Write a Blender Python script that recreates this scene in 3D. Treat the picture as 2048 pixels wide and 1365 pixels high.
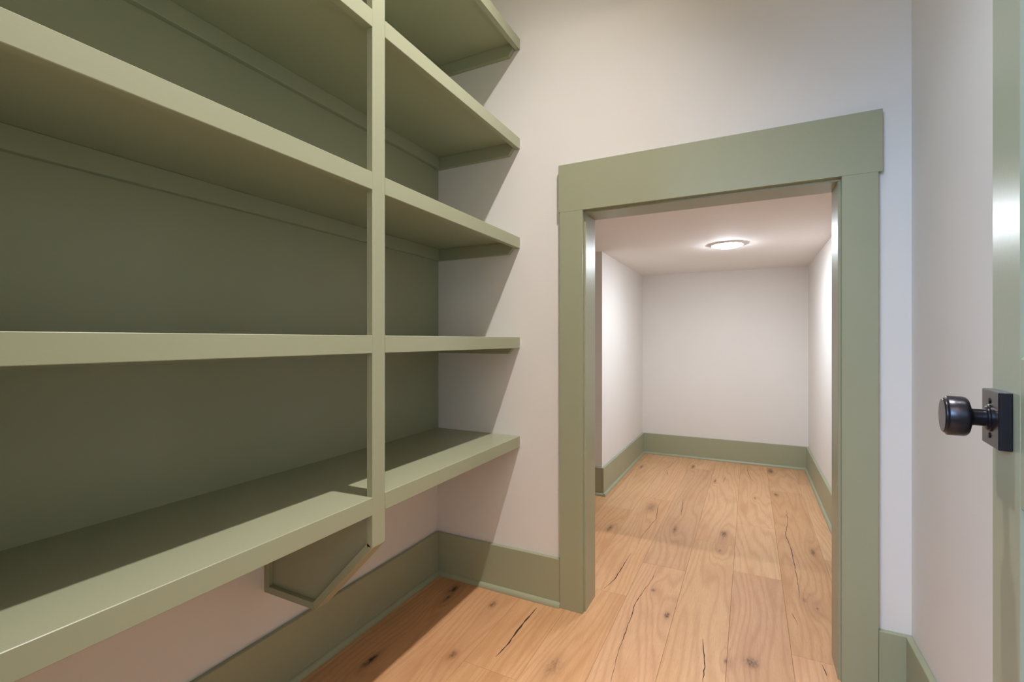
import bpy, bmesh, math, random
from mathutils import Vector, Matrix

for o in list(bpy.data.objects):
    bpy.data.objects.remove(o)
sc = bpy.context.scene
COL = sc.collection
random.seed(4)

# ------------------------------------------------------------------ camera
cam_d = bpy.data.cameras.new('camera')
cam = bpy.data.objects.new('camera', cam_d)
COL.objects.link(cam)
cam_d.sensor_width = 36.0
cam_d.lens = 943.85 / 2048 * 36
cam_d.shift_y = -2.5 / 2048
cam_d.clip_start = 0.01
cam.location = (1.2379, -1.72, 1.0292)
cam.rotation_euler = (math.radians(90), 0, math.radians(26.741))
sc.camera = cam

# ------------------------------------------------------------------ daylight of the room behind the doorway
world = bpy.data.worlds.new('world')
sc.world = world
world.use_nodes = True
bg = world.node_tree.nodes['Background']
bg.inputs[0].default_value = (0.60, 0.79, 1.0, 1)
bg.inputs[1].default_value = 0.5

# daylight entering the hall behind the camera through its window
win_d = bpy.data.lights.new('window_daylight', 'AREA')
win_d.shape = 'RECTANGLE'
win_d.size, win_d.size_y = 1.7, 1.1
win_d.energy = 180.0
win_d.color = (0.36, 0.63, 1.0)
win = bpy.data.objects.new('window_daylight', win_d)
COL.objects.link(win)
win.location = (-0.35, -4.17, 2.30)
win.rotation_euler = (math.radians(90), 0, 0)      # shines along +y

# added warm fill, bounced off the hall ceiling to lift the closet shade
up_d = bpy.data.lights.new('hall_fill_light', 'AREA')
up_d.shape = 'DISK'
up_d.size = 0.5
up_d.energy = 95.0
up_d.color = (1.0, 0.74, 0.46)
up = bpy.data.objects.new('hall_fill_light', up_d)
COL.objects.link(up)
up.location = (0.9, -3.0, 1.9)
up.rotation_euler = (math.pi, 0, 0)

# beam of the recessed lamp on the closet ceiling
spot_d = bpy.data.lights.new('closet_lamp_beam', 'SPOT')
spot_d.energy = 350.0
spot_d.color = (1.0, 0.955, 0.94)
spot_d.spot_size = math.radians(115)
spot_d.spot_blend = 1.0
spot_d.shadow_soft_size = 0.03
spot = bpy.data.objects.new('closet_lamp_beam', spot_d)
COL.objects.link(spot)
spot.location = (1.135, -0.79, 3.032)
spot.rotation_euler = (Vector((0.22, -1.18, 0.85)) - Vector(spot.location)).to_track_quat('-Z', 'Y').to_euler()   # turned towards the shelves

NOOK_LAMP = 245.0         # emission strength of the frosted dome in the low passage

# ------------------------------------------------------------------ view
vs = sc.view_settings
vs.view_transform = 'Standard'
vs.look = 'None'
vs.gamma = 1.0
vs.use_curve_mapping = False
vs.exposure = 0.0

# ================================================================== materials
def srgb(r, g, b):
    def f(c):
        c /= 255.0
        return c / 12.92 if c <= 0.04045 else ((c + 0.055) / 1.055) ** 2.4
    return (f(r), f(g), f(b), 1.0)


class NT:
    """small helper around a material node tree"""
    def __init__(self, name):
        self.m = bpy.data.materials.new(name)
        self.m.use_nodes = True
        self.t = self.m.node_tree
        self.b = self.t.nodes['Principled BSDF']

    def n(self, kind, **kw):
        nd = self.t.nodes.new(kind)
        for k, v in kw.items():
            setattr(nd, k, v)
        return nd

    def link(self, a, b):
        self.t.links.new(a, b)

    def val(self, sock, v):
        if hasattr(v, 'is_output'):
            self.link(v, sock)
        else:
            sock.default_value = v

    def math(self, op, a, b=0.0, c=None, clamp=False):
        nd = self.n('ShaderNodeMath', operation=op, use_clamp=clamp)
        self.val(nd.inputs[0], a)
        self.val(nd.inputs[1], b)
        if c is not None:
            self.val(nd.inputs[2], c)
        return nd.outputs[0]

    def comb(self, x, y, z):
        nd = self.n('ShaderNodeCombineXYZ')
        for i, v in enumerate((x, y, z)):
            self.val(nd.inputs[i], v)
        return nd.outputs[0]

    def noise(self, vec, scale, detail=2.0, rough=0.5, dist=0.0):
        nd = self.n('ShaderNodeTexNoise')
        self.val(nd.inputs['Vector'], vec)
        nd.inputs['Scale'].default_value = scale
        nd.inputs['Detail'].default_value = detail
        nd.inputs['Roughness'].default_value = rough
        nd.inputs['Distortion'].default_value = dist
        return nd.outputs['Fac']

    def mix(self, fac, a, b, blend='MIX'):
        nd = self.n('ShaderNodeMix', data_type='RGBA', blend_type=blend)
        self.val(nd.inputs[0], fac)
        self.val(nd.inputs[6], a)
        self.val(nd.inputs[7], b)
        return nd.outputs[2]

    def bump(self, h, strength, dist):
        nd = self.n('ShaderNodeBump')
        nd.inputs['Strength'].default_value = strength
        nd.inputs['Distance'].default_value = dist
        self.link(h, nd.inputs['Height'])
        self.link(nd.outputs[0], self.b.inputs['Normal'])

    def pos(self):
        return self.n('ShaderNodeNewGeometry').outputs['Position']


def paint(name, col, rough, bump=0.15, scale=420.0, stretch=None, var=0.03):
    k = NT(name)
    p = k.pos()
    if stretch:
        mp = k.n('ShaderNodeMapping')
        mp.inputs['Scale'].default_value = stretch
        k.link(p, mp.inputs['Vector'])
        pv = mp.outputs[0]
    else:
        pv = p
    f = k.noise(pv, scale, 2.0, 0.5)
    k.bump(f, bump, 0.0006)
    big = k.noise(p, 3.0, 2.0, 0.5)
    dark = tuple(c * (1 - var) for c in col[:3]) + (1,)
    lite = tuple(min(1, c * (1 + var)) for c in col[:3]) + (1,)
    k.link(k.mix(big, dark, lite), k.b.inputs['Base Color'])
    k.b.inputs['Roughness'].default_value = rough
    return k.m


def plain(name, col, rough, metal=0.0, spec=0.5):
    k = NT(name)
    f = k.noise(k.pos(), 160.0, 2.0, 0.5)
    lo = tuple(c * 0.94 for c in col[:3]) + (1,)
    k.link(k.mix(f, lo, col), k.b.inputs['Base Color'])
    k.b.inputs['Roughness'].default_value = rough
    k.b.inputs['Metallic'].default_value = metal
    k.b.inputs['Specular IOR Level'].default_value = spec
    return k.m


def emit(name, col, strength):
    k = NT(name)
    k.b.inputs['Base Color'].default_value = (0.8, 0.8, 0.8, 1)
    k.b.inputs['Emission Color'].default_value = col
    k.b.inputs['Emission Strength'].default_value = strength
    return k.m


# knots of the oak boards: x, y, half width, half length, darkness, ring size
KNOTS = [(0.962, 0.115, .008, .014, .9, .05), (1.243, -.036, .017, .018, .75, .075), (0.685, -.336, .022, .035, .35, .085),
         (0.149, -.093, .014, .024, .85, .05), (0.162, -.158, .008, .026, .7, .03), (0.151, -.574, .011, .030, .9, .05),
         (0.346, -.117, .010, .018, .7, .05), (0.371, -.431, .012, .016, .65, .055), (1.116, 1.015, .014, .030, .8, .05),
         (1.511, 0.971, .008, .025, .7, .04), (0.556, 0.822, .010, .030, .85, .04), (0.827, 2.355, .011, .040, .7, .04),
         (1.383, 2.489, .018, .055, .75, .05), (0.454, 2.167, .010, .04, .6, .04), (1.012, 2.01, .007, .03, .75, .03),
         (1.431, 0.465, .006, .012, .6, .05), (1.468, 0.417, .004, .007, .7, .03), (1.393, 1.867, .010, .02, .7, .05),
         (0.696, 1.254, .030, .06, .35, .06), (0.876, 0.96, .010, .035, .55, .05), (0.885, 0.272, .007, .008, .75, .03),
         (1.168, -.065, .004, .008, .8, .02), (1.268, 1.726, .005, .015, .7, .03), (1.108, 0.792, .006, .012, .5, .04)]


def oak(name):
    k = NT(name)
    p = k.pos()
    sx = k.n('ShaderNodeSeparateXYZ')
    k.link(p, sx.inputs[0])
    x, y = sx.outputs[0], sx.outputs[1]
    oi = k.n('ShaderNodeObjectInfo')
    tone = oi.outputs['Color']
    rnd = oi.outputs['Random']
    seed = k.math('MULTIPLY', rnd, 37.0)
    core, ring = None, None

    def gauss(kx, ky, a, b):
        # exp(-((x-kx)/a)^2 - ((y-ky)/b)^2)
        v = k.n('ShaderNodeVectorMath', operation='MULTIPLY_ADD')
        k.link(p, v.inputs[0])
        v.inputs[1].default_value = (1 / a, 1 / b, 0)
        v.inputs[2].default_value = (-kx / a, -ky / b, 0)
        d = k.n('ShaderNodeVectorMath', operation='DOT_PRODUCT')
        k.link(v.outputs[0], d.inputs[0])
        k.link(v.outputs[0], d.inputs[1])
        return k.math('POWER', 0.36788, d.outputs['Value'])
    for (kx, ky, hw, hl, dk, rs) in KNOTS:
        c = k.math('MULTIPLY', gauss(kx, ky, hw * 1.05, hl * 1.3), dk)
        g = gauss(kx, ky, rs, rs * 3.4)
        core = c if core is None else k.math('MAXIMUM', core, c)
        ring = g if ring is None else k.math('ADD', ring, g)
    # growth rings: cathedral figure along the board, bent around the knots
    lowv = k.comb(k.math('MULTIPLY', x, 5.5), k.math('MULTIPLY', y, 0.55), seed)
    low = k.noise(lowv, 1.0, 2.0, 0.45)
    midv = k.comb(k.math('MULTIPLY', x, 26.0), k.math('MULTIPLY', y, 1.5), seed)
    mid = k.noise(midv, 1.0, 3.0, 0.55)
    ph = k.math('MULTIPLY_ADD', low, 85.0, k.math('MULTIPLY', ring, 10.0))
    ph = k.math('ADD', ph, k.math('MULTIPLY', mid, 7.0))
    ph = k.math('ADD', ph, k.math('MULTIPLY', x, 170.0))
    band = k.math('MULTIPLY_ADD', k.math('SINE', ph), 0.5, 0.5)
    band = k.math('POWER', band, 2.6)
    # pores and fibres
    finev = k.comb(k.math('MULTIPLY', x, 520.0), k.math('MULTIPLY', y, 16.0), seed)
    fine = k.noise(finev, 1.0, 3.0, 0.6)
    porev = k.comb(k.math('MULTIPLY', x, 900.0), k.math('MULTIPLY', y, 40.0), seed)
    pore = k.math('GREATER_THAN', k.noise(porev, 1.0, 1.0, 0.5), 0.66)
    base = k.mix(k.math('MULTIPLY', low, 1.0), srgb(230, 194, 156), srgb(212, 168, 124))
    g1 = k.mix(k.math('MULTIPLY', band, 0.30), base, srgb(172, 128, 88))
    g2 = k.mix(k.math('MULTIPLY', fine, 0.62), g1, srgb(166, 122, 84))
    g3 = k.mix(k.math('MULTIPLY', pore, 0.16), g2, srgb(120, 78, 50))
    blot = k.noise(k.comb(k.math('MULTIPLY', x, 9.0), k.math('MULTIPLY', y, 3.0), seed), 1.0, 2.0, 0.5)
    blot = k.math('MULTIPLY', k.math('SUBTRACT', blot, 0.52, clamp=True), 1.6)
    g4 = k.mix(blot, g3, srgb(176, 126, 90))
    halo = k.math('MULTIPLY', k.math('POWER', ring, 4.0, clamp=True), 0.17)
    g5 = k.mix(halo, g4, srgb(128, 84, 56))
    wob = k.noise(k.comb(k.math('MULTIPLY', x, 170.0), k.math('MULTIPLY', y, 60.0), seed), 1.0, 3.0, 0.6)
    cm = k.math('MULTIPLY', core, k.math('MULTIPLY_ADD', wob, 3.4, -.8), clamp=True)
    g6 = k.mix(cm, g5, srgb(44, 28, 20))
    g7 = k.mix(1.0, g6, tone, 'MULTIPLY')
    k.link(g7, k.b.inputs['Base Color'])
    k.b.inputs['Roughness'].default_value = 0.55
    k.b.inputs['Specular IOR Level'].default_value = 0.35
    k.bump(k.math('ADD', fine, k.math('MULTIPLY', band, 0.4)), 0.12, 0.0008)
    return k.m


GREEN = srgb(157, 159, 131)
M_green = paint('sage_green_satin_paint', GREEN, 0.38, 0.10, 300.0, (1, 1, 1))
M_shelf = paint('sage_green_brushed_paint', GREEN, 0.36, 0.14, 220.0, (1, 0.06, 1))
M_door = paint('sage_green_door_paint', srgb(150, 157, 134), 0.33, 0.22, 260.0, (1, 0.5, 0.25))
M_wall = paint('warm_white_wall_paint', srgb(225, 220, 214), 0.62, 0.22, 170.0)
M_ceil = paint('warm_white_ceiling_paint', srgb(238, 232, 228), 0.8, 0.2, 170.0)
M_oak = oak('knotty_oak_board')
M_sub = plain('subfloor_plywood', srgb(96, 66, 44), 0.9)
M_crack = plain('dark_crack_filler', srgb(50, 34, 26), 0.7)
M_bronze = plain('dark_bronze_metal', srgb(50, 49, 56), 0.28, 0.75)
M_hole = plain('black_screw', srgb(16, 14, 14), 0.4, 0.6)
M_ring = plain('white_lamp_trim', srgb(235, 232, 228), 0.45)
M_dome = emit('frosted_dome_glow', (0.84, 0.91, 1.0, 1), NOOK_LAMP)
M_lens = emit('closet_lamp_glow', (1.0, 0.94, 0.88, 1), 12.0)
M_hinge = plain('dark_hinge_metal', srgb(40, 36, 36), 0.4, 0.7)

# ================================================================== geometry helpers
FL = {}


def empty(name, loc=(0, 0, 0), rotz=0.0, frame=False):
    o = bpy.data.objects.new(name, None)
    COL.objects.link(o)
    o.empty_display_size = 0.1
    o.location = loc
    o.rotation_euler = (0, 0, rotz)
    FL[o.name] = Vector((0, 0, 0)) if frame else Vector(loc)
    return o


def obj(name, bm, mat, parent=None, smooth=False):
    """link the bmesh as one object whose origin is the centre of its bounds"""
    xs = [v.co for v in bm.verts]
    lo = Vector([min(c[i] for c in xs) for i in range(3)])
    hi = Vector([max(c[i] for c in xs) for i in range(3)])
    cen = (lo + hi) / 2
    cen.z = lo.z
    bmesh.ops.translate(bm, verts=bm.verts, vec=-cen)
    bmesh.ops.recalc_face_normals(bm, faces=bm.faces)
    me = bpy.data.meshes.new(name)
    bm.to_mesh(me)
    bm.free()
    me.materials.append(mat)
    if smooth:
        for f in me.polygons:
            f.use_smooth = True
        me.set_sharp_from_angle(angle=math.radians(38))
    o = bpy.data.objects.new(name, me)
    COL.objects.link(o)
    FL[o.name] = cen.copy()
    if parent:
        o.parent = parent
        o.location = cen - FL[parent.name]
    else:
        o.location = cen
    return o


def bev(bm, w, seg=1):
    if w:
        bmesh.ops.bevel(bm, geom=bm.edges[:], offset=w, segments=seg, affect='EDGES', profile=0.5)
    return bm


def bx(x0, x1, y0, y1, z0, z1, w=0.0, seg=1):
    bm = bmesh.new()
    bmesh.ops.create_cube(bm, size=1.0, matrix=Matrix.Translation(((x0 + x1) / 2, (y0 + y1) / 2, (z0 + z1) / 2)) @
                          Matrix.Diagonal((x1 - x0, y1 - y0, z1 - z0, 1)))
    return bev(bm, w, seg)


def prism(pts, axis, a0, a1, w=0.0):
    """extrude a polygon; pts are the two remaining coordinates in x, y, z order"""
    bm = bmesh.new()
    def mk(p, a):
        c = list(p)
        c.insert(axis, a)
        return bm.verts.new(c)
    A = [mk(p, a0) for p in pts]
    B = [mk(p, a1) for p in pts]
    bm.faces.new(A)
    bm.faces.new(B[::-1])
    for i in range(len(pts)):
        j = (i + 1) % len(pts)
        bm.faces.new((A[i], A[j], B[j], B[i]))
    bmesh.ops.recalc_face_normals(bm, faces=bm.faces)
    return bev(bm, w)


def lathe(profile, mat4, n=40):
    """revolve (radius, height) pairs about local z"""
    bm = bmesh.new()
    rings = []
    for (r, h) in profile:
        if r < 1e-6:
            rings.append([bm.verts.new(mat4 @ Vector((0, 0, h)))])
        else:
            rings.append([bm.verts.new(mat4 @ Vector((r * math.cos(2 * math.pi * i / n), r * math.sin(2 * math.pi * i / n), h)))
                          for i in range(n)])
    for a, b in zip(rings, rings[1:]):
        for i in range(n):
            j = (i + 1) % n
            if len(a) == 1 and len(b) > 1:
                bm.faces.new((a[0], b[i], b[j]))
            elif len(b) == 1 and len(a) > 1:
                bm.faces.new((a[i], a[j], b[0]))
            elif len(a) > 1:
                bm.faces.new((a[i], a[j], b[j], b[i]))
    return bm


def struct(o, label, cat):
    o['kind'] = 'structure'
    o['label'] = label
    o['category'] = cat
    return o


# ================================================================== dimensions (metres)
W = 1.6514            # right wall, runs on into the low passage
YE = -1.64            # inner face of the entry wall
TW = 0.121            # thickness of the wall with the low opening
YB = 2.6625           # back wall of the passage
NL, NC = 0.3633, 1.3422   # passage left wall, and where it steps back
ZC, ZN = 3.05, 1.6139     # closet ceiling, passage ceiling
OL, OR_, OZ = 0.6840, 1.4760, 1.5090   # clear opening
XR = -0.42            # far end of the recess

# ================================================================== room shell
struct(obj('wall_left', bx(-.12, 0, YE - .12, 0, 0, ZC), M_wall), 'warm white plaster wall behind and under the green shelving', 'wall')
struct(obj('wall_far', prism([(-.54, 0), (OL - .02, 0), (OL - .02, OZ + .02), (OR_ + .02, OZ + .02), (OR_ + .02, 0), (W, 0), (W, ZC), (-.54, ZC)], 1, 0, TW),
           M_wall), 'warm white wall holding the low green-cased opening', 'wall')
struct(obj('wall_right', bx(W, W + .12, YE - .12, YB + .12, 0, ZC), M_wall), 'warm white right wall running past the open door into the passage', 'wall')
struct(obj('wall_entry', prism([(-.12, 0), (.715, 0), (.715, 2.08), (1.475, 2.08), (1.475, 0), (W, 0), (W, ZC), (-.12, ZC)], 1, YE - .12, YE), M_wall),
       'warm white wall with the entry doorway behind the camera', 'wall')
struct(obj('ceiling_closet', bx(-.12, W + .12, YE - .12, TW, ZC, ZC + .1), M_ceil), 'high warm white ceiling above the green shelving', 'ceiling')
struct(obj('ceiling_passage', bx(XR - .12, W, TW, YB + .12, ZN, ZN + .1), M_ceil), 'low warm white ceiling of the passage with a round lamp', 'ceiling')
struct(obj('wall_passage_back', bx(NL - .05, W, YB, YB + .12, 0, ZN), M_wall), 'warm white end wall at the far end of the low passage', 'wall')
struct(obj('wall_passage_left', bx(XR, NL, NC, YB + .12, 0, ZN), M_wall), 'warm white left wall of the low passage with an outside corner', 'wall')
struct(obj('wall_passage_recess', bx(XR - .12, XR, TW, YB + .12, 0, ZN), M_wall), 'warm white wall closing the recess left of the passage', 'wall')

# the hall behind the camera, seen only by the light that comes in
HX0, HX1, HY = -1.8, W + .12, -4.2
struct(obj('wall_hall_left', bx(HX0 - .12, HX0, HY - .12, YE - .12, 0, ZC), M_wall), 'warm white left wall of the hall behind the camera', 'wall')
struct(obj('wall_hall_right', bx(HX1, HX1 + .12, HY - .12, YE - .12, 0, ZC), M_wall), 'warm white right wall of the hall behind the camera', 'wall')
struct(obj('wall_hall_front', bx(HX0, -.12, YE - .12, YE, 0, ZC), M_wall), 'warm white hall wall beside the closet', 'wall')
bmw = bx(HX0, -1.2, HY - .12, HY, 0, ZC)
for (xa, xb, za, zb_) in ((.5, HX1, 0, ZC), (-1.2, .5, 0, 1.7), (-1.2, .5, 2.9, ZC)):
    bmesh.ops.create_cube(bmw, size=1.0, matrix=Matrix.Translation(((xa + xb) / 2, HY - .06, (za + zb_) / 2)) @ Matrix.Diagonal((xb - xa, .12, zb_ - za, 1)))
struct(obj('wall_hall_back', bmw, M_wall), 'warm white hall wall with the window', 'wall')
struct(obj('ceiling_hall', bx(HX0 - .12, HX1 + .12, HY - .12, YE - .12, ZC, ZC + .1), M_ceil), 'warm white ceiling of the hall', 'ceiling')
win1 = empty('window_1', (-.35, HY, 1.7))
struct(win1, 'white framed hall window behind the camera', 'window')
for (xa, xb, za, zb_) in ((-1.2, -1.15, 1.7, 2.9), (.45, .5, 1.7, 2.9), (-1.15, .45, 1.7, 1.75), (-1.15, .45, 2.85, 2.9)):
    obj('window_frame', bx(xa, xb, HY - .1, HY - .04, za, zb_, .002), M_ring, win1)

# ------------------------------------------------------------------ floor of oak boards
floor = obj('floor', bx(-1.92, W + .24, -4.32, YB + .12, -.06, -.0125), M_sub)
struct(floor, 'knotty oak plank floor running from the closet through the opening', 'floor')
PW, X0 = 0.188, 0.796
JOINTS = {0: [0.501, 2.30], 1: [-.62, 0.876, 2.52], 2: [0.599, 1.209, 2.60], 3: [0.069, 1.95], 4: [0.906, 2.2], -1: [0.178, 1.42],
          -2: [-.44, 1.15], -3: [0.33, 1.9], -4: [-.9, 0.7], -5: [0.6], -6: [0.9], -7: [0.4]}
TONES = {(0, 0): (1.0, .96, .95), (0, 1): (.90, .86, .84), (0, 2): (1.03, 1.0, .97), (1, 1): (.99, .97, .93), (1, 2): (1.0, .96, .93),
         (2, 0): (.90, .84, .83), (2, 1): (1.02, .99, .95), (2, 2): (1.0, .96, .92), (3, 0): (1.03, .97, .96), (3, 1): (.92, .85, .77),
         (3, 2): (1.0, .96, .92), (4, 0): (.96, .9, .86), (4, 1): (1.04, 1.02, .98), (-1, 0): (.98, .90, .80), (-1, 1): (1.0, .94, .86),
         (-2, 0): (.96, .88, .76), (-2, 1): (.96, .86, .74), (-3, 0): (.93, .82, .72), (-3, 1): (.93, .84, .72), (-4, 1): (.88, .79, .68)}


def plank_mesh(x0, x1, y0, y1):
    g, c, t = 0.0003, 0.0012, 0.0125
    x0, x1, y0, y1 = x0 + g, x1 - g, y0 + g, y1 - g
    bm = bmesh.new()
    def loop(i, z):
        return [bm.verts.new(p) for p in ((x0 + i, y0 + i, z), (x1 - i, y0 + i, z), (x1 - i, y1 - i, z), (x0 + i, y1 - i, z))]
    a, b, d = loop(0, -t), loop(0, -c * .55), loop(c, 0)
    for p, q in ((a, b), (b, d)):
        for i in range(4):
            j = (i + 1) % 4
            bm.faces.new((p[i], p[j], q[j], q[i]))
    bm.faces.new(d)
    bm.faces.new(a[::-1])
    return bm


planks = []
for row in range(-7, 5):
    xa, xb = X0 + PW * row, min(X0 + PW * (row + 1), W)
    ys, ye = -2.3, YB
    if xb < NL:
        ye = NC
    if xb <= 0.0:
        ys = TW
    xa = max(xa, XR)
    if xb - xa < 0.01:
        continue
    cuts = [ys] + [j for j in JOINTS.get(row, []) if ys + .1 < j < ye - .02] + [ye]
    if cuts[1] - cuts[0] > 2.1:
        cuts.insert(1, cuts[1] - random.uniform(1.7, 1.9))
        shift = 1
    else:
        shift = 0
    for i in range(len(cuts) - 1):
        pl = obj('plank', plank_mesh(xa, xb, cuts[i], cuts[i + 1]), M_oak, floor)
        t = TONES.get((row, max(0, i - shift)))
        if t is None:
            s = random.uniform(.92, 1.02)
            t = (s, s * random.uniform(.94, .98), s * random.uniform(.88, .96))
        pl.color = (t[0], t[1], t[2], 1)
        planks.append((pl, xa, xb, cuts[i], cuts[i + 1]))

CRACKS = [([(0.863, 0.482), (0.864, 0.367), (0.846, 0.215), (0.839, 0.133), (0.844, 0.048), (0.85, -0.153), (0.856, -0.231), (0.867, -0.33)], .0016),
          ([(0.507, -0.059), (0.505, -0.17), (0.503, -0.222), (0.508, -0.293), (0.502, -0.378)], .0032),
          ([(1.094, 0.023), (1.101, -0.044), (1.111, -0.105), (1.112, -0.20)], .0020),
          ([(1.437, 1.583), (1.428, 1.344), (1.405, 1.146), (1.418, 1.005), (1.42, 0.887), (1.42, 0.757), (1.42, 0.636), (1.416, 0.466)], .0018),
          ([(0.733, 1.412), (0.732, 1.301), (0.757, 1.068), (0.746, 0.942), (0.734, 0.808), (0.732, 0.691)], .0014),
          ([(0.726, 0.569), (0.719, 0.282), (0.7, 0.193)], .0020),
          ([(0.853, 1.505), (0.866, 1.35), (0.878, 1.191)], .0020),
          ([(1.221, 2.59), (1.226, 2.363), (1.246, 2.188), (1.274, 2.101)], .0018),
          ([(0.689, 2.593), (0.659, 2.31), (0.634, 2.135)], .0014),
          ([(1.075, 2.172), (1.066, 1.996)], .0016),
          ([(1.38, 0.34), (1.393, 0.263)], .0011),
          ([(1.442, 0.058), (1.449, 0.0)], .0016),
          ([(0.666, 2.122), (0.676, 2.011)], .0018)]


def crack_mesh(pts, w):
    # a thin filled split, tapering at both ends, standing a hair proud of the board
    dense = []
    for (a, b) in zip(pts, pts[1:]):
        n = max(2, int(math.dist(a, b) / .018))
        for i in range(n):
            t = i / n
            dense.append((a[0] + (b[0] - a[0]) * t + random.uniform(-.0013, .0013), a[1] + (b[1] - a[1]) * t))
    dense.append(pts[-1])
    bm = bmesh.new()
    L, R = [], []
    N = len(dense) - 1
    for i, (x, y) in enumerate(dense):
        hw = w * (0.12 + 0.88 * math.sin(math.pi * (i + .3) / (N + .6)) ** .7) * random.uniform(.45, 1.1)
        L.append(bm.verts.new((x - hw, y, .0002)))
        R.append(bm.verts.new((x + hw, y, .0002)))
    for i in range(N):
        bm.faces.new((L[i], R[i], R[i + 1], L[i + 1]))
    r = bmesh.ops.extrude_face_region(bm, geom=bm.faces[:])
    bmesh.ops.translate(bm, verts=[v for v in r['geom'] if isinstance(v, bmesh.types.BMVert)], vec=(0, 0, -.001))
    return bm


for pts, w in CRACKS:
    mx = sum(p[0] for p in pts) / len(pts)
    my = sum(p[1] for p in pts) / len(pts)
    host = next((p[0] for p in planks if p[1] <= mx <= p[2] and p[3] <= my <= p[4]), None)
    if host:
        obj('crack', crack_mesh(pts, w), M_crack, host)

# ------------------------------------------------------------------ baseboards with quarter-round shoe
BH, BT = 0.183, 0.016


def base_x(name, x0, x1, yw, sgn, label, q0=0.0, q1=0.0):
    """along x on a wall at y = yw; sgn -1 when the board stands on the -y side"""
    y1 = yw + sgn * BT
    b = obj(name, bx(x0, x1, min(yw, y1), max(yw, y1), 0, BH, .0015), M_green)
    struct(b, label, 'baseboard')
    pr = [(y1, 0.0005)] + [(y1 + sgn * .014 * math.cos(a), .0005 + .018 * math.sin(a)) for a in [i * math.pi / 16 for i in range(9)]]
    obj('shoe_moulding', prism(pr, 0, x0 + q0, x1 - q1), M_green, b, smooth=True)
    return b


def base_y(name, y0, y1, xw, sgn, label, q0=0.0, q1=0.0):
    x1 = xw + sgn * BT
    b = obj(name, bx(min(xw, x1), max(xw, x1), y0, y1, 0, BH, .0015), M_green)
    struct(b, label, 'baseboard')
    pr = [(x1, 0.0005)] + [(x1 + sgn * .014 * math.cos(a), .0005 + .018 * math.sin(a)) for a in [i * math.pi / 16 for i in range(9)]]
    obj('shoe_moulding', prism(pr, 1, y0 + q0, y1 - q1), M_green, b, smooth=True)
    return b


base_y('baseboard_left', YE, -BT, 0, 1, 'tall sage green baseboard under the shelving', 0, 0)
base_x('baseboard_far_left', 0, .5870, 0, -1, 'short sage green baseboard between the shelving corner and the cased opening', BT, -.001)
base_x('baseboard_far_right', 1.5715, W, 0, -1, 'short piece of sage green baseboard right of the cased opening', .001, BT)
base_y('baseboard_right', YE, -BT, W, -1, 'sage green baseboard on the right wall behind the open door')
base_y('baseboard_passage_right', TW, YB - BT, W, -1, 'sage green baseboard along the right side of the low passage')
base_x('baseboard_passage_back', NL, W, YB, -1, 'sage green baseboard across the end wall of the passage', BT, BT)
base_y('baseboard_passage_left', NC - BT, YB - BT, NL, 1, 'sage green baseboard along the left side of the low passage', -.012, 0)
base_x('baseboard_passage_recess', XR, NL, NC, -1, 'sage green baseboard turning the corner into the recess', 0, -.012 - BT)

# ------------------------------------------------------------------ cased opening
trim = empty('trim_1', (1.081, 0, 0))
struct(trim, 'sage green flat casing and lining of the low opening', 'door casing')
CT = 0.022
obj('side_casing', bx(.5872, .6783, -CT, 0, 0, 1.5168, .0006), M_green, trim)
obj('side_casing', bx(1.4828, 1.5712, -CT, 0, 0, 1.5168, .0006), M_green, trim)
obj('header_board', bx(.5817, 1.5808, -CT, 0, 1.5170, 1.6979, .0006), M_green, trim)
obj('jamb', bx(OL - .02, OL, -.001, TW, 0, OZ, .0012), M_green, trim)
obj('jamb', bx(OR_, OR_ + .02, -.001, TW, 0, OZ, .0012), M_green, trim)
obj('head_jamb', bx(OL - .02, OR_ + .02, -.001, TW, OZ, OZ + .02, .0012), M_green, trim)

# entry doorway behind the camera
trim2 = empty('trim_2', (1.095, YE, 0))
struct(trim2, 'sage green casing around the entry doorway', 'door casing')
obj('side_casing', bx(.635, .727, YE, YE + .018, 0, 2.06, .0012), M_green, trim2)
obj('side_casing', bx(1.468, 1.56, YE, YE + .018, 0, 2.06, .0012), M_green, trim2)
obj('header_board', bx(.627, 1.568, YE, YE + .021, 2.0605, 2.24, .0012), M_green, trim2)
obj('jamb', bx(.715, .733, YE - .12, YE, 0, 2.06, .001), M_green, trim2)
obj('jamb', bx(1.457, 1.475, YE - .12, YE, 0, 2.06, .001), M_green, trim2)
obj('head_jamb', bx(.715, 1.475, YE - .12, YE, 2.06, 2.08, .001), M_green, trim2)

# ================================================================== built-in shelving
D, T = 0.4072, 0.0443
ZS = [0.6398, 1.0399, 1.4436, 1.8450, 2.2472]
PL, PR = -0.8357, -0.7904
BK = 0.006            # painted back panel
ND = 0.019            # board thickness
unit = empty('shelving_unit', (0.2, -.82, .305))
unit['label'] = 'sage green built-in wall shelving with five open shelves and one front post'
unit['category'] = 'shelves'
obj('back_panel', bx(.0, BK, YE, 0, ZS[0] - .001, 2.45), M_shelf, unit)
for z in ZS:
    sh = obj('shelf', bx(BK, D - ND, YE, -.0, z - ND, z), M_shelf, unit)
    e = .0012
    prof = [(D - ND, z - T), (D - e, z - T), (D, z - T + e), (D, z - e), (D - e, z), (D - ND, z)]
    obj('nosing', prism(prof, 1, PR, 0), M_shelf, sh)
    obj('nosing', prism(prof, 1, YE, PL), M_shelf, sh)
    obj('back_cleat', bx(BK, BK + ND, YE + ND, -ND, z - .067, z - ND, .0012), M_shelf, sh)
    for (ya, yb) in ((-ND, 0), (YE, YE + ND)):
        obj('end_cleat', prism([(BK, z - .068), (D - .044, z - .068), (D - .023, z - T + .001), (D - .023, z - ND), (BK, z - ND)], 1, ya, yb, .0012), M_shelf, sh)
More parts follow.
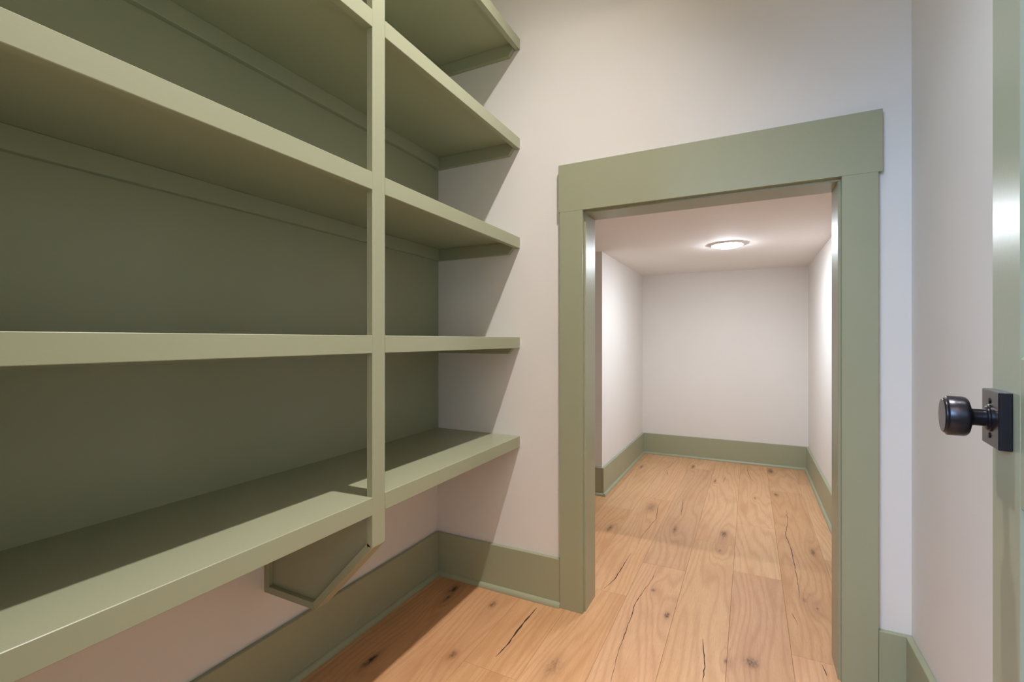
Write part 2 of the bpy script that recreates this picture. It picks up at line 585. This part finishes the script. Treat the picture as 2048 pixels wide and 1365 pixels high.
obj('post', bx(D - ND, D, PL, PR, .5146, 2.2472, .0011), M_green, unit)
# bracket under the lowest shelf: thin web edged by square strips
zb, xt = 0.309, 0.205
br = obj('bracket', prism([(BK * 0 + ND, zb + .01), (xt - .004, zb + .01), (D - ND, .515), (D - ND, .594), (ND, .594)], 1, -.8225, -.8036), M_shelf, unit)
obj('slanted_strip', prism([(xt, zb), (D, .5146), (D - ND, .5250), (D - ND, .5225), (xt - .008, zb + ND)], 1, PL, PR, .0008), M_shelf, br)
obj('bottom_strip', prism([(.0, zb), (xt, zb), (xt - .008, zb + ND), (.0, zb + ND)], 1, PL, PR, .0008), M_shelf, br)
obj('back_strip', bx(0, ND, PL, PR, zb + ND, .594, .0008), M_shelf, br)

# ================================================================== open door leaf with knob
# local frame: +y from the hinge to the latch edge, +x away from the camera side face, origin on the face at the latch edge
DA = -math.radians(6.04)
door = empty('door_1', (1.5097, -.9200, 0), DA, frame=True)
struct(door, 'sage green panelled door standing open along the right edge, with dark round knob', 'door')
DWD, DH, DT = 0.705, 2.03, 0.035
SW = 0.0965
RAILS = [(.012, .24), (.846, 1.009), (1.90, DH)]
obj('stile', bx(0, DT, -SW, 0, .012, DH, .0015), M_door, door)
obj('stile', bx(0, DT, -DWD, -DWD + SW, .012, DH, .0015), M_door, door)
for (a, b) in RAILS:
    obj('rail', bx(0, DT, -DWD + SW, -SW, a, b, .0012), M_door, door)
for (a, b) in ((.24, .846), (1.009, 1.90)):
    y0, y1, e = -DWD + SW, -SW, .011
    pn = obj('panel', bx(.012, DT - .012, y0, y1, a, b), M_door, door)
    # sloped sticking around the recess
    obj('sticking', prism([(.012, a), (.0008, a), (.012, a + e)], 1, y0, y1), M_door, pn)
    obj('sticking', prism([(.012, b), (.0008, b), (.012, b - e)], 1, y0, y1), M_door, pn)
    obj('sticking', prism([(.012, y1), (.0008, y1), (.012, y1 - e)], 2, a, b), M_door, pn)
    obj('sticking', prism([(.012, y0), (.0008, y0), (.012, y0 + e)], 2, a, b), M_door, pn)
for z in (.25, 1.02, 1.78):
    obj('hinge', bx(.002, DT, -DWD - .004, -DWD, z - .045, z + .045), M_hinge, door)
# the knob: square rosette, collar, neck, drum-shaped grip
KY, KZ, RT = -.0435, .936, .012
kb = obj('door_knob', lathe([(.0100, 0), (.0100, .0150), (.0106, .0162), (.0160, .0180), (.0212, .0196), (.0234, .0218), (.0240, .0245), (.0240, .0385),
                             (.0234, .0394), (.0222, .0399), (.0214, .0405), (.0210, .0420), (.0200, .0428), (0, .0430)],
                            Matrix.Translation((-RT, KY, KZ)) @ Matrix.Rotation(-math.pi / 2, 4, 'Y'), 56), M_bronze, door, smooth=True)
obj('rosette', bx(-RT, 0, KY - .0315, KY + .0315, KZ - .033, KZ + .033, .0009), M_bronze, kb)
obj('collar', lathe([(.0160, -.001), (.0160, .0014), (.0150, .0022), (.0140, .0024), (.0140, .0036), (.0130, .0044), (.0098, .0046)],
                    Matrix.Translation((-RT, KY, KZ)) @ Matrix.Rotation(-math.pi / 2, 4, 'Y'), 48), M_bronze, kb, smooth=True)
for s in (-1, 1):
    obj('screw', lathe([(.0034, 0), (.0034, .0008), (.0026, .0012), (0, .0012)],
                       Matrix.Translation((-RT, KY, KZ + s * .0205)) @ Matrix.Rotation(-math.pi / 2, 4, 'Y'), 20), M_hole, kb, smooth=True)

# ================================================================== lamps
fl = empty('fill_light_stand', (0.9, -3.0, 0))  # made-up lamp body under the added hall fill, out of view
fl['label'] = 'dark lamp-shaped stand added out of view in the hall for the warm fill light'
fl['category'] = 'floor lamp'
T0 = Matrix.Translation((.9, -3.0, 0))
obj('base', lathe([(0, 0), (.14, 0), (.14, .012), (.13, .02), (.014, .026), (0, .026)], T0, 40), M_bronze, fl, smooth=True)
obj('pole', lathe([(.011, .02), (.011, 1.80)], T0, 20), M_bronze, fl, smooth=True)
obj('bowl', lathe([(.011, 1.79), (.05, 1.795), (.14, 1.82), (.22, 1.865), (.27, 1.92), (.268, 1.922), (.21, 1.872), (.13, 1.83), (0, 1.805)], T0, 48), M_bronze, fl, smooth=True)

def lamp(name, x, y, z, r, depth, mat, label, lens_r):
    t = empty(name, (x, y, z))
    t['label'] = label
    t['category'] = 'ceiling lamp'
    dn = Matrix.Translation((x, y, z)) @ Matrix.Rotation(math.pi, 4, 'X')
    obj('trim_ring', lathe([(r, 0), (r, .003), (r * .97, .006), (r * .86, .0085), (lens_r * 1.02, .007), (lens_r, .003), (lens_r, 0)], dn, 64), M_ring, t, smooth=True)
    prof = [(lens_r, .002)] + [(lens_r * math.cos(a), .004 + depth * math.sin(a)) for a in [i * math.pi / 2 / 8 for i in range(8)]] + [(0, .004 + depth)]
    obj('diffuser', lathe(prof, dn, 48), mat, t, smooth=True)
    return t


lamp('ceiling_lamp', 1.1150, 1.450, ZN, .104, .020, M_dome, 'round white flush lamp glowing on the low passage ceiling', .086)
lamp('ceiling_lamp', 1.1350, -.790, ZC, .075, .012, M_lens, 'small round lamp on the high closet ceiling', .045)
